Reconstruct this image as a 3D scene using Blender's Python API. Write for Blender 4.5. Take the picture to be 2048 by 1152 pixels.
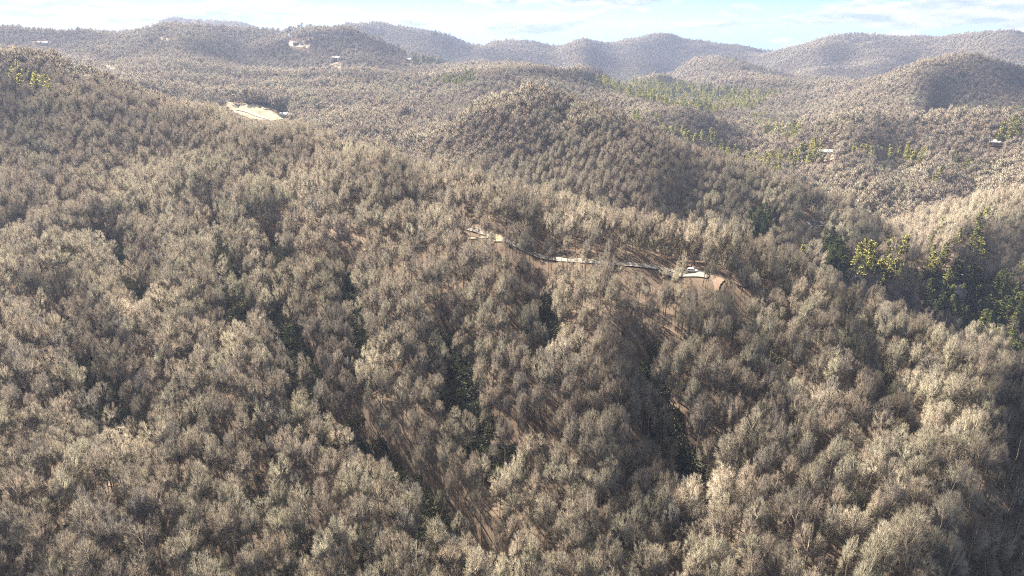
import bpy, math, random
import numpy as np
from mathutils import Vector, Matrix

for o in list(bpy.data.objects):
    bpy.data.objects.remove(o)
S = bpy.context.scene
COL = S.collection
rng = np.random.default_rng(7)
random.seed(7)

# ------------------------------------------------------------------ camera, sky, sun, exposure
F = 1384.0                                   # focal length in pixels of the 2048 x 1152 photograph
PITCH = math.atan((576 - 45) / F)
CP, SP = math.cos(PITCH), math.sin(PITCH)
cam = bpy.data.cameras.new('camera')
cam.sensor_width = 36.0
cam.lens = 36.0 * F / 2048.0
cam.clip_start = 1.0
cam.clip_end = 40000.0
cam_o = bpy.data.objects.new('camera', cam)
cam_o.location = (0, 0, 0)
cam_o.rotation_euler = (math.pi / 2 - PITCH, 0, 0)
COL.objects.link(cam_o)
S.camera = cam_o

SUN_EL, SUN_AZ = math.radians(44), math.radians(-33)     # azimuth from straight ahead, minus = to the left
W = bpy.data.worlds.new('World')
S.world = W
W.use_nodes = True
nt = W.node_tree
nt.nodes.clear()
def N(tree, typ, **kw):
    n = tree.nodes.new(typ)
    for k, v in kw.items():
        setattr(n, k, v)
    return n
def L(tree, a, b):
    tree.links.new(a, b)
out = N(nt, 'ShaderNodeOutputWorld')
bg = N(nt, 'ShaderNodeBackground')
bg.inputs['Strength'].default_value = 0.05
sky = N(nt, 'ShaderNodeTexSky', sky_type='NISHITA', sun_disc=False)
sky.sun_elevation = SUN_EL
sky.sun_rotation = SUN_AZ
sky.altitude = 5000
sky.air_density = 0.45
sky.dust_density = 0.0
sky.ozone_density = 4.0
# clouds: noise over the directions of the sky, flattened so that they lie in level banks
geo = N(nt, 'ShaderNodeTexCoord')
def cloud_noise(dz):
    mp = N(nt, 'ShaderNodeMapping'); mp.inputs['Scale'].default_value = (8.5, 8.5, 32.0); mp.inputs['Location'].default_value = (2.3, 0.4, 5.2 + dz)
    cn = N(nt, 'ShaderNodeTexNoise'); cn.inputs['Scale'].default_value = 1.0; cn.inputs['Detail'].default_value = 8; cn.inputs['Roughness'].default_value = 0.56
    L(nt, geo.outputs['Generated'], mp.inputs['Vector']); L(nt, mp.outputs[0], cn.inputs['Vector']); return cn
cn, cn2 = cloud_noise(0), cloud_noise(0.16)
ramp = N(nt, 'ShaderNodeValToRGB')
ramp.color_ramp.elements[0].position = 0.50; ramp.color_ramp.elements[0].color = (0, 0, 0, 1)
ramp.color_ramp.elements[1].position = 0.575; ramp.color_ramp.elements[1].color = (1, 1, 1, 1)
cov = cn.outputs['Fac']                       # banks of cloud where the photograph has them, on top of the loose ones
for (px, py, wx, wy) in ((50,28,110,20),(190,24,150,15),(330,36,150,14),(470,44,110,10),(590,48,80,9),(205,0,70,12),(1150,-4,230,16),(1350,10,130,18),(1045,45,85,18),(1420,50,160,9),(1660,40,230,12),(1860,14,170,20),(1990,34,150,22)):
    xc, yc = (px - 1024) / F, (576 - py) / F
    d_ = Vector((xc, CP + yc * SP, -SP + yc * CP)).normalized()
    sb = N(nt, 'ShaderNodeVectorMath', operation='SUBTRACT'); sb.inputs[1].default_value = d_; L(nt, geo.outputs['Generated'], sb.inputs[0])
    ml = N(nt, 'ShaderNodeVectorMath', operation='MULTIPLY'); ml.inputs[1].default_value = (F / wx, F / wx, F / wy); L(nt, sb.outputs[0], ml.inputs[0])
    ln_ = N(nt, 'ShaderNodeVectorMath', operation='LENGTH'); L(nt, ml.outputs[0], ln_.inputs[0])
    mr = N(nt, 'ShaderNodeMapRange', interpolation_type='SMOOTHSTEP'); mr.inputs['From Min'].default_value = 1.5; mr.inputs['From Max'].default_value = 0.0; mr.inputs['To Min'].default_value = 0.0; mr.inputs['To Max'].default_value = 0.11
    L(nt, ln_.outputs['Value'], mr.inputs['Value'])
    ad = N(nt, 'ShaderNodeMath', operation='ADD'); L(nt, cov, ad.inputs[0]); L(nt, mr.outputs[0], ad.inputs[1]); cov = ad.outputs[0]
L(nt, cov, ramp.inputs[0])
df = N(nt, 'ShaderNodeMath', operation='SUBTRACT'); L(nt, cn.outputs['Fac'], df.inputs[0]); L(nt, cn2.outputs['Fac'], df.inputs[1])
dm = N(nt, 'ShaderNodeMath', operation='MULTIPLY_ADD'); dm.inputs[1].default_value = 6.5; dm.inputs[2].default_value = 0.55
L(nt, df.outputs[0], dm.inputs[0])
cc = N(nt, 'ShaderNodeValToRGB')
cc.color_ramp.elements[0].position = 0.1; cc.color_ramp.elements[0].color = (2.3, 2.9, 4.0, 1)
cc.color_ramp.elements[1].position = 0.85; cc.color_ramp.elements[1].color = (4.9, 4.9, 5.0, 1)
L(nt, dm.outputs[0], cc.inputs[0])
mix = N(nt, 'ShaderNodeMix', data_type='RGBA')
mf = N(nt, 'ShaderNodeMath', operation='MULTIPLY'); mf.inputs[1].default_value = 0.95
L(nt, ramp.outputs[0], mf.inputs[0]); L(nt, mf.outputs[0], mix.inputs['Factor'])
L(nt, sky.outputs[0], mix.inputs['A']); L(nt, cc.outputs[0], mix.inputs['B'])
L(nt, mix.outputs['Result'], bg.inputs['Color']); L(nt, bg.outputs[0], out.inputs['Surface'])

sun = bpy.data.lights.new('sun', 'SUN')
sun.energy = 5.0
sun.angle = math.radians(0.5)
sun.color = (1.0, 0.92, 0.78)
sun_o = bpy.data.objects.new('sun', sun)
sd = Vector((math.sin(SUN_AZ) * math.cos(SUN_EL), math.cos(SUN_AZ) * math.cos(SUN_EL), math.sin(SUN_EL)))
sun_o.rotation_euler = (-sd).to_track_quat('-Z', 'Y').to_euler()
sun_o.location = (0, 0, 300)
COL.objects.link(sun_o)

S.view_settings.view_transform = 'Standard'
S.view_settings.look = 'None'
S.view_settings.exposure = 2.1
S.view_settings.gamma = 1.0
S.view_settings.use_curve_mapping = False
S.cycles.use_denoising = False               # the grain of fine twigs is kept
S.cycles.filter_width = 1.15
S.cycles.sample_clamp_direct = 4.0
S.cycles.sample_clamp_indirect = 2.0
S.cycles.max_bounces = 5
S.cycles.diffuse_bounces = 4
S.cycles.transmission_bounces = 2
S.cycles.volume_bounces = 0
S.cycles.transparent_max_bounces = 8

# ------------------------------------------------------------------ terrain
def ray(px, py):
    xc, yc = (np.asarray(px, float) - 1024) / F, (576 - np.asarray(py, float)) / F
    dy_, dz_ = CP + yc * SP, -SP + yc * CP
    return xc / dy_, dz_ / dy_              # x/y and z/y of the view ray
def project(P):
    P = np.asarray(P, float)
    zc = P[..., 1] * CP - P[..., 2] * SP
    yc = P[..., 1] * SP + P[..., 2] * CP
    return 1024 + F * P[..., 0] / zc, 576 - F * yc / zc

CANOPY = 14.0
# (pixel x, pixel y, distance ahead) of the canopy where the photograph shows it
VIS = [
 # near slope
 (-350,1152,150),(0,1152,150),(500,1152,150),(1024,1152,152),(1600,1152,152),(2048,1152,162),(2400,1152,150),
 (-350,900,195),(0,950,184),(0,750,235),(0,550,325),(0,400,440),(0,280,560),(0,130,800),
 (-350,700,250),(-350,450,400),(-350,250,600),(-350,80,820),
 (300,950,184),(300,750,232),(300,550,310),(300,400,420),(300,300,540),(300,215,720),(150,165,770),
 (600,950,184),(600,750,235),(600,550,300),(600,430,370),(600,340,470),(600,288,600),
 (850,950,185),(850,750,232),(850,580,285),(850,470,340),(850,400,400),(850,342,480),
 (1000,380,425),(1100,950,188),(1100,750,228),(1100,600,270),(1100,520,305),(1100,440,360),(1130,402,395),
 (1240,436,375),(1350,950,192),(1350,750,228),(1350,600,265),(1350,540,290),(1350,490,320),(1350,460,355),
 (1470,488,345),(1600,950,184),(1600,780,222),(1600,650,258),(1600,580,295),(1600,532,330),(1700,580,318),
 (1800,950,180),(1800,800,220),(1800,700,258),(1800,640,292),(1910,692,290),
 (2048,950,190),(2048,850,224),(2048,757,272),(2400,1000,180),(2400,930,218),
 # left hills
 (-350,40,1600),(-350,30,2300),(0,110,1500),(0,52,2200),(150,160,1150),(150,110,1600),(120,58,2200),(250,64,2200),
 (300,205,950),(300,150,1300),(300,100,1700),(330,52,2150),(430,54,2200),(500,62,2300),(600,72,2400),(700,88,2300),
 (500,222,1000),(500,192,1150),(500,150,1450),(500,100,1900),(400,180,1150),
 (700,270,850),(700,200,1150),(670,122,1600),(620,150,1400),(850,300,760),(850,235,1000),(850,150,1500),(850,118,2000),(850,88,2900),
 (780,100,2000),
 (340,39,4500),(420,43,4500),(500,51,4500),(565,59,4500),(640,54,3800),(720,48,3500),(760,75,3100),(830,57,3500),(880,68,3500),(960,93,3600),(910,100,3000),
 # middle hill
 (1060,188,790),(950,214,800),(1000,195,800),(1160,213,750),(1260,255,700),(1380,295,650),(1500,336,610),(1650,395,565),(1760,448,540),
 (1100,300,640),(1000,300,660),(1200,350,570),(1300,420,510),(1400,400,545),(1500,430,525),(1450,460,498),(1550,470,490),(1650,450,515),
 (1500,495,475),(1680,540,440),
 # right knob and slope
 (1850,630,435),(1910,600,440),(1900,520,455),(1830,470,515),(1950,455,505),(2048,440,530),(2048,345,700),(1990,390,640),(1740,515,470),(1800,560,445),
 (2048,620,430),(2048,700,395),(2400,600,430),(2400,400,560),(2400,250,800),(1850,430,620),(1950,380,720),
 # valley and hills on the right
 (1600,300,900),(1750,390,690),(1620,345,820),(1800,330,820),(1500,300,950),(1400,262,1000),(1300,192,1500),(1420,190,1500),(1250,165,1900),(1400,160,2000),
 (1700,234,1000),(1850,236,1000),(2048,240,950),(2400,240,950),(1900,280,850),(1560,258,1020),
 (1930,119,1600),(1870,128,1600),(1800,150,1600),(1700,180,1600),(1600,205,1500),(2000,132,1600),(2048,152,1600),(2400,180,1500),(1900,182,1350),(1850,215,1200),
 (1440,110,2800),(1380,122,2750),(1350,140,2600),(1500,128,2700),(1540,150,2600),(1250,120,3000),(1320,67,4000),(1320,100,3600),(1240,84,4200),(1280,74,4050),(1385,80,4100),(1450,90,4200),(1560,101,4300),
 (1160,79,5100),(1205,87,5100),(1070,85,3800),(1000,82,3800),(1130,93,3800),(1050,118,2900),(1030,127,2000),(950,136,2000),(1150,150,1900),
 (1130,172,1300),(1200,225,1100),(1300,230,1050),(1270,200,1250),
 (1620,86,3600),(1700,70,3600),(1800,72,3600),(1900,73,3500),(2048,68,3400),(2400,70,3400),(1700,110,3000),(1850,110,2800),(1600,130,2900),
]
# hidden valleys: (pixel x at eye level, distance, canopy height)
HID = [(-350,1050,-90),(0,1000,-92),(150,930,-110),(300,840,-125),(500,760,-134),(700,660,-136),(850,600,-142),(1000,520,-140),(1130,480,-142),
 (1250,440,-152),(1400,420,-158),(1600,400,-168),(1750,395,-182),(1900,375,-200),(2048,350,-212),(2400,330,-220),
 (1060,1000,-132),(900,1050,-132),(1400,760,-165),(1600,680,-175),(1780,610,-185),(1950,1200,-165),(1700,1200,-165),(2048,1200,-165),(1930,2100,-150),(2200,2000,-150),
 (700,2800,-130),(850,2500,-120),(420,3200,-120),(560,3200,-120),(200,3200,-110),(-200,3300,-110),(1030,2400,-150),(1440,3200,-170),(1320,5000,-160),(1700,4300,-200),(2100,4300,-200),
 (700,4500,-150),(1070,4800,-170),(300,5500,-150),(0,5500,-200)]
for x in range(-400, 2500, 400):
    HID.append((x, 6600, -240)); HID.append((x, 60, -158)); HID.append((x, 100, -155)); HID.append((x, 5800, -210))
# the ground falls away sharply behind each crest: (pixel x, pixel y, distance of the crest)
CRESTS = [([(0,130,800),(150,165,770),(300,215,720),(450,252,660),(600,288,600),(725,315,540),(850,342,480),(1000,380,425),(1130,402,395),(1240,436,375),(1350,460,355),(1470,488,345),(1600,532,330),(1700,580,318),(1800,640,292),(1910,692,290),(2048,757,272)], 1.07, .05),
          ([(950,214,800),(1060,188,790),(1160,213,750),(1260,255,700),(1380,295,650),(1500,336,610),(1650,395,565),(1760,448,540)], 1.07, .04),
          ([(1800,150,1600),(1870,128,1600),(1930,119,1600),(2000,132,1600),(2048,152,1600)], 1.07, .035), ([(1600,245,1010),(1700,234,1000),(1850,236,1000),(2048,240,950)], 1.06, .03),
          ([(950,136,2000),(1030,127,2000),(1150,150,1900)], 1.06, .03), ([(1350,138,2700),(1380,122,2750),(1440,108,2800),(1500,126,2700),(1540,148,2650)], 1.05, .03),
          ([(300,60,4500),(335,39,4500),(360,38,4500),(420,43,4500),(500,51,4500),(565,59,4500)], 1.05, .03), ([(640,56,3700),(680,49,3600),(720,47,3500),(790,50,3500),(830,57,3500),(880,68,3500),(915,82,3550),(960,95,3600)], 1.05, .03),
          ([(968,95,3800),(1000,82,3800),(1070,84,3800),(1130,93,3800)], 1.05, .03), ([(1120,94,5100),(1160,77,5100),(1205,87,5100)], 1.05, .03),
          ([(1200,93,4200),(1240,82,4200),(1280,71,4050),(1320,65,4000),(1350,67,4000),(1385,79,4100),(1450,91,4200),(1560,102,4300)], 1.05, .03),
          ([(1570,102,3700),(1620,86,3600),(1660,75,3600),(1700,69,3600),(1800,71,3600),(1900,73,3500),(2048,68,3400)], 1.05, .03),
          ([(0,52,2200),(60,55,2200),(120,60,2200),(190,67,2200),(250,66,2200),(300,60,2200),(330,54,2180),(430,56,2200),(500,63,2300),(600,73,2400),(700,89,2300)], 1.05, .03)]
for line, k, drop in CRESTS:
    fine = []
    for p, q in zip(line[:-1], line[1:]):
        m = max(1, int(round(math.hypot(q[0] - p[0], q[1] - p[1]) / 32)))
        fine += [(p[0] + (q[0] - p[0]) * i / m, p[1] + (q[1] - p[1]) * i / m, math.exp(math.log(p[2]) + (math.log(q[2]) - math.log(p[2])) * i / m)) for i in range(m)]
    for (x, y, Y) in fine + [line[-1]]:
        u, t = ray(x, y); HID.append((1024 + u * F / CP, Y * k, t * Y - drop * Y))
        VIS.append((x, y, Y))
pu, pv, pz = [], [], []
for (x, y, Y) in VIS:
    u, t = ray(x, y); pu.append(u); pv.append(math.log(Y)); pz.append(t * Y)
for (x, Y, z) in HID:
    pu.append((x - 1024) / F * CP); pv.append(math.log(Y)); pz.append(z)
KU = 2.6
C = np.stack([np.array(pu) * KU, np.array(pv)], 1); Zc = np.array(pz)
_, first = np.unique(np.round(C / .006).astype(int), axis=0, return_index=True)      # one control per spot
C, Zc = C[first], Zc[first]
def kern(a, b):
    d = np.sqrt(((a[:, None, :] - b[None, :, :]) ** 2).sum(-1) + 1.6e-3)
    return d
A = kern(C, C); n = len(C)
Pm = np.concatenate([np.ones((n, 1)), C], 1)
M = np.block([[A - 2e-3 * np.eye(n), Pm], [Pm.T, np.zeros((3, 3))]])
sol = np.linalg.solve(M, np.concatenate([Zc, np.zeros(3)]))

NU, NV = 520, 620
GU = np.linspace(-1.12, 1.12, NU)
GV = np.linspace(math.log(58), math.log(5600), NV)
GY = np.exp(GV)
uu, vv = np.meshgrid(GU, GV, indexing='ij')
Q = np.stack([uu.ravel() * KU, vv.ravel()], 1)
Zg = np.empty(len(Q))
for i in range(0, len(Q), 20000):
    q = Q[i:i + 20000]
    Zg[i:i + 20000] = kern(q, C) @ sol[:n] + sol[n] + q @ sol[n + 1:]
Zg = Zg.reshape(NU, NV)
def blur(a, k):
    ker = np.hanning(2 * k + 3)[1:-1]; ker /= ker.sum()
    for ax in (0, 1):
        p = np.pad(a, [(k, k) if i == ax else (0, 0) for i in (0, 1)], mode='edge')
        a = sum(w * np.take(p, np.arange(j, j + a.shape[ax]), axis=ax) for j, w in enumerate(ker))
    return a
Zg = blur(Zg, 2)
_perm = np.random.default_rng(3).random((256, 256))
def vnoise(x, y):
    xi, yi = np.floor(x).astype(int), np.floor(y).astype(int)
    fx, fy = x - xi, y - yi
    fx, fy = fx * fx * (3 - 2 * fx), fy * fy * (3 - 2 * fy)
    a = _perm[xi & 255, yi & 255]; b = _perm[(xi + 1) & 255, yi & 255]
    c = _perm[xi & 255, (yi + 1) & 255]; d = _perm[(xi + 1) & 255, (yi + 1) & 255]
    return (a + (b - a) * fx) * (1 - fy) + (c + (d - c) * fx) * fy
XG, YG = uu * GY[None, :], np.repeat(GY[None, :], NU, 0)
def ridged(x, y): return 1 - np.abs(2 * vnoise(x, y) - 1)
wx = 60 * (vnoise(XG / 170 + 9, YG / 170) - .5); wy = 60 * (vnoise(XG / 170, YG / 170 + 40) - .5)
far = np.clip((YG - 500) / 1200, 0, 1) * np.clip(1 - (YG - 2300) / 1800, .55, 1)
Zg += far * (48 * (ridged((XG + wx) / 420, (YG + wy) / 420) - .6)) + np.clip((YG - 250) / 500, 0, 1) * 9 * (ridged((XG + wx) / 170 + 5, (YG + wy) / 170) - .6)
Zg += 2.5 * (ridged((XG + wx * .5) / 62 + 3, (YG + wy * .5) / 62 + 8) - .6) * np.clip(1 - (YG - 900) / 900, 0, 1)
Zg -= CANOPY + .0135 * YG * np.clip((YG - 1200) / 1200, 0, 1)
SKY_X = [0,60,120,190,250,300,330,380,420,500,570,640,720,770,830,880,960,1000,1070,1130,1160,1200,1240,1320,1380,1450,1560,1620,1700,1800,1900,2040]
SKY_Y = [52,55,57,63,62,54,42,41,43,51,59,55,48,50,58,68,93,82,85,92,79,86,83,67,80,90,101,86,70,72,72,68]
def sample(arr, u, v):
    fu = np.clip((u - GU[0]) / (GU[1] - GU[0]), 0, NU - 1.001); fv = np.clip((v - GV[0]) / (GV[1] - GV[0]), 0, NV - 1.001)
    i, j = fu.astype(int), fv.astype(int); a, b = fu - i, fv - j
    return (arr[i, j] * (1 - a) + arr[i + 1, j] * a) * (1 - b) + (arr[i, j + 1] * (1 - a) + arr[i + 1, j + 1] * a) * b
for _ in range(3):                             # settle the far ridges on the skyline
    dev = []
    for X, py in zip(SKY_X, SKY_Y):
        u, _t = ray(X, py); T = ((sample(Zg, np.full(NV, u), GV) + 19) / GY).max(); yc = (T * CP + SP) / (CP - T * SP)
        dev.append((576 - F * yc - py) / F)
    du = np.interp(GU, [(x - 1024) / F * CP for x in SKY_X], dev)
    du = np.convolve(np.pad(du, 3, mode='edge'), np.ones(7) / 7, 'valid')
    Zg += du[:, None] * YG * np.clip((YG - 1250) / 600, 0, 1)
# gullies: lowered lines down the near slope
def dist_poly(X, Y, pts):
    d = np.full(np.shape(X), 1e9)
    for (a, b) in zip(pts[:-1], pts[1:]):
        vx, vy = b[0] - a[0], b[1] - a[1]
        t = np.clip(((X - a[0]) * vx + (Y - a[1]) * vy) / (vx * vx + vy * vy), 0, 1)
        d = np.minimum(d, np.hypot(X - a[0] - t * vx, Y - a[1] - t * vy))
    return d
def at(px, py, arr=None):
    """first hit of the view ray through a pixel with the ground"""
    arr = Zg if arr is None else arr
    px, py = np.atleast_1d(np.asarray(px, float)), np.atleast_1d(np.asarray(py, float))
    res = np.empty((len(px), 3))
    for k in range(len(px)):
        u, t = ray(px[k], py[k])
        tz = sample(arr, np.full(NV, u), GV) / GY
        idx = np.nonzero(tz >= t)[0]
        j = idx[0] if len(idx) else NV - 1
        if j > 0 and len(idx):
            w = (t - tz[j - 1]) / (tz[j] - tz[j - 1] + 1e-12)
            v = GV[j - 1] + w * (GV[j] - GV[j - 1])
        else: v = GV[j]
        Y = math.exp(v)
        res[k] = (u * Y, Y, sample(arr, np.array([u]), np.array([v]))[0])
    return res
GULLY_PX = [[(545,470),(560,600),(585,720),(640,830),(800,960),(950,1130)], [(690,520),(705,640),(730,740)], [(1095,570),(1090,650),(1110,720)],
            [(1470,610),(1500,670),(1535,730),(1600,800)], [(215,480),(260,560),(300,650)], [(40,480),(-60,560)], [(420,430),(455,560),(490,690)], [(900,660),(925,790),(1000,940)], [(1290,720),(1330,850),(1400,990)], [(1700,660),(1765,770),(1860,900)], [(120,620),(170,760),(260,900)]]
GULLIES = []
for pl in GULLY_PX:
    w = at([p[0] for p in pl], [p[1] for p in pl])
    GULLIES.append([(a[0], a[1]) for a in w])
gd = np.full(Zg.shape, 1e9)
for g in GULLIES: gd = np.minimum(gd, dist_poly(XG, YG, g))
Zg -= 8.5 * np.exp(-(gd / 11.0) ** 2)
def ground(x, y):
    x, y = np.asarray(x, float), np.asarray(y, float)
    return sample(Zg, x / y, np.log(y))

# ------------------------------------------------------------------ materials
def new_mat(name):
    m = bpy.data.materials.new(name); m.use_nodes = True
    t = m.node_tree; t.nodes.clear()
    return m, t
def simple(name, col, rough=0.8, noise=0.0, scale=2.0, metallic=0.0):
    m, t = new_mat(name)
    o = N(t, 'ShaderNodeOutputMaterial'); b = N(t, 'ShaderNodeBsdfPrincipled')
    b.inputs['Roughness'].default_value = rough; b.inputs['Metallic'].default_value = metallic
    b.inputs['Base Color'].default_value = (*col, 1)
    if noise:
        tc = N(t, 'ShaderNodeTexCoord'); nz = N(t, 'ShaderNodeTexNoise'); nz.inputs['Scale'].default_value = scale; nz.inputs['Detail'].default_value = 6
        r = N(t, 'ShaderNodeValToRGB')
        r.color_ramp.elements[0].position = .3; r.color_ramp.elements[1].position = .7
        r.color_ramp.elements[0].color = (*[c * (1 - noise) for c in col], 1); r.color_ramp.elements[1].color = (*[min(.95, c * (1 + noise)) for c in col], 1)
        L(t, tc.outputs['Object'], nz.inputs['Vector']); L(t, nz.outputs['Fac'], r.inputs[0]); L(t, r.outputs[0], b.inputs['Base Color'])
    L(t, b.outputs[0], o.inputs['Surface'])
    return m
def attr_color(t, tints, name='tint'):
    a = N(t, 'ShaderNodeAttribute'); a.attribute_type = 'INSTANCER'; a.attribute_name = name
    r = N(t, 'ShaderNodeValToRGB')
    els = r.color_ramp.elements
    while len(els) < len(tints): els.new(0.5)
    for i, c in enumerate(tints):
        els[i].position = i / (len(tints) - 1); els[i].color = (*c, 1)
    L(t, a.outputs['Fac'], r.inputs[0])
    return r
TWIG = [(.25,.22,.19),(.33,.285,.225),(.38,.305,.235),(.41,.35,.265),(.41,.37,.265),(.455,.405,.31)]
def tree_mat(name, tints, trans=0.0, gain=1.0, slope=0.0):
    m, t = new_mat(name)
    o = N(t, 'ShaderNodeOutputMaterial'); b = N(t, 'ShaderNodeBsdfDiffuse')
    r = attr_color(t, [tuple(c * gain for c in k) for k in tints])
    L(t, r.outputs[0], b.inputs['Color'])
    if slope:                                  # crowns shade partly with the canopy surface they belong to
        a = N(t, 'ShaderNodeAttribute'); a.attribute_type = 'INSTANCER'; a.attribute_name = 'slope'
        g_ = N(t, 'ShaderNodeNewGeometry'); mv = N(t, 'ShaderNodeMix', data_type='VECTOR'); mv.inputs['Factor'].default_value = slope
        nz_ = N(t, 'ShaderNodeVectorMath', operation='NORMALIZE')
        L(t, g_.outputs['Normal'], mv.inputs[4]); L(t, a.outputs['Vector'], mv.inputs[5]); L(t, mv.outputs[1], nz_.inputs[0]); L(t, nz_.outputs[0], b.inputs['Normal'])
    if trans:
        tr = N(t, 'ShaderNodeBsdfTranslucent'); mx = N(t, 'ShaderNodeMixShader'); mx.inputs[0].default_value = trans
        L(t, r.outputs[0], tr.inputs['Color']); L(t, b.outputs[0], mx.inputs[1]); L(t, tr.outputs[0], mx.inputs[2]); L(t, mx.outputs[0], o.inputs['Surface'])
    else:
        L(t, b.outputs[0], o.inputs['Surface'])
    return m
M_TWIG = tree_mat('twigs', TWIG, slope=.85)
M_BARK = tree_mat('bark', TWIG, gain=0.8)
M_NEEDLE = tree_mat('needles', [(.05,.07,.04),(.16,.18,.065),(.42,.41,.12),(.62,.57,.19)], trans=0.35, slope=.5)
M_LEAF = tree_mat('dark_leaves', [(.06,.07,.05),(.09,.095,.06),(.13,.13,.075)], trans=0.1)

m, t = new_mat('leaf_litter'); M_GROUND = m
o = N(t, 'ShaderNodeOutputMaterial'); b = N(t, 'ShaderNodeBsdfDiffuse'); tc = N(t, 'ShaderNodeTexCoord')
n1 = N(t, 'ShaderNodeTexNoise'); n1.inputs['Scale'].default_value = 0.02; n1.inputs['Detail'].default_value = 8; n1.inputs['Roughness'].default_value = .65
n2 = N(t, 'ShaderNodeTexNoise'); n2.inputs['Scale'].default_value = 0.9; n2.inputs['Detail'].default_value = 6
L(t, tc.outputs['Object'], n1.inputs['Vector']); L(t, tc.outputs['Object'], n2.inputs['Vector'])
r1 = N(t, 'ShaderNodeValToRGB'); e = r1.color_ramp.elements
e[0].position = .32; e[0].color = (.10,.075,.058,1); e[1].position = .7; e[1].color = (.23,.18,.137,1)
k = e.new(.52); k.color = (.155,.12,.093,1)
r2 = N(t, 'ShaderNodeValToRGB'); r2.color_ramp.elements[0].color = (.6,.6,.6,1); r2.color_ramp.elements[1].color = (1.35,1.3,1.25,1)
mx = N(t, 'ShaderNodeMix', data_type='RGBA', blend_type='MULTIPLY'); mx.inputs['Factor'].default_value = 1
L(t, n1.outputs['Fac'], r1.inputs[0]); L(t, n2.outputs['Fac'], r2.inputs[0]); L(t, r1.outputs[0], mx.inputs['A']); L(t, r2.outputs[0], mx.inputs['B'])
L(t, mx.outputs['Result'], b.inputs['Color']); L(t, b.outputs[0], o.inputs['Surface'])

M_ROAD = simple('gravel_road', (.27,.235,.195), .95, .2, .35)
M_DIRT = simple('bare_dirt', (.30,.23,.155), .95, .3, .12)
M_CLAY = simple('red_clay', (.24,.165,.115), .95, .25, .2)
M_STRAW = simple('dry_grass', (.25,.20,.125), .95, .4, .08)
M_ROCK = simple('grey_rock', (.19,.18,.17), .9, .45, .35)
M_WHITE = simple('white_paint', (.78,.77,.74), .5)
M_SIDING = simple('pale_siding', (.62,.60,.55), .7, .06, .8)
M_WOOD = simple('brown_siding', (.17,.11,.075), .8, .2, .8)
M_LOG = simple('tan_siding', (.40,.28,.17), .8, .2, .8)
M_METAL = simple('pale_metal_roof', (.72,.72,.72), .35, .05, .5)
M_SHING = simple('dark_shingle_roof', (.10,.095,.095), .9, .25, 1.2)
M_BRSH = simple('brown_shingle_roof', (.20,.15,.12), .9, .25, 1.2)
M_GLASS = simple('window_glass', (.03,.04,.05), .1)
M_TYRE = simple('tyre', (.02,.02,.02), .9)
M_GREY = simple('grey_metal', (.35,.35,.36), .4)
M_BRICK = simple('chimney_stone', (.25,.22,.2), .9, .3, 2)

# ------------------------------------------------------------------ object helpers
def mesh_from(name, V, Fc, mats, midx=None, smooth=False):
    me = bpy.data.meshes.new(name)
    me.from_pydata([tuple(v) for v in V], [], [tuple(f) for f in Fc])
    for mm in (mats if isinstance(mats, (list, tuple)) else [mats]): me.materials.append(mm)
    if midx is not None: me.polygons.foreach_set('material_index', np.asarray(midx, np.int32))
    if smooth: me.polygons.foreach_set('use_smooth', np.ones(len(Fc), bool))
    me.update()
    return me
def put(name, data, parent=None, loc=(0, 0, 0), rot=(0, 0, 0), scale=(1, 1, 1), col=COL):
    ob = bpy.data.objects.new(name, data)
    ob.location = loc; ob.rotation_euler = rot; ob.scale = scale
    if parent is not None: ob.parent = parent
    if col is not None: col.objects.link(ob)
    return ob
def tag(ob, label, cat=None, group=None, kind=None):
    ob['label'] = label
    if cat: ob['category'] = cat
    if group: ob['group'] = group
    if kind: ob['kind'] = kind
    return ob
class MB:
    def __init__(s): s.V, s.F = [], []
    def box(s, x0, x1, y0, y1, z0, z1):
        b = len(s.V)
        s.V += [(x0,y0,z0),(x1,y0,z0),(x1,y1,z0),(x0,y1,z0),(x0,y0,z1),(x1,y0,z1),(x1,y1,z1),(x0,y1,z1)]
        s.F += [tuple(b + i for i in f) for f in ((3,2,1,0),(4,5,6,7),(0,1,5,4),(1,2,6,5),(2,3,7,6),(3,0,4,7))]
        return s
    def poly(s, pts, f):
        b = len(s.V); s.V += list(pts); s.F += [tuple(b + i for i in q) for q in f]; return s
    def cyl(s, a, b_, r0, r1, k=8):
        a, b_ = np.array(a, float), np.array(b_, float)
        d = b_ - a; d /= np.linalg.norm(d) + 1e-9
        p = np.cross(d, (0, 0, 1) if abs(d[2]) < .9 else (1, 0, 0)); p /= np.linalg.norm(p); q = np.cross(d, p)
        o = len(s.V)
        for c, r in ((a, r0), (b_, r1)):
            for i in range(k):
                w = 2 * math.pi * i / k; s.V.append(tuple(c + r * (math.cos(w) * p + math.sin(w) * q)))
        s.F += [(o + i, o + (i + 1) % k, o + k + (i + 1) % k, o + k + i) for i in range(k)]
        s.F += [tuple(o + i for i in range(k - 1, -1, -1)), tuple(o + k + i for i in range(k))]
        return s
    def mesh(s, name, mat): return mesh_from(name, s.V, s.F, mat)

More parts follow.
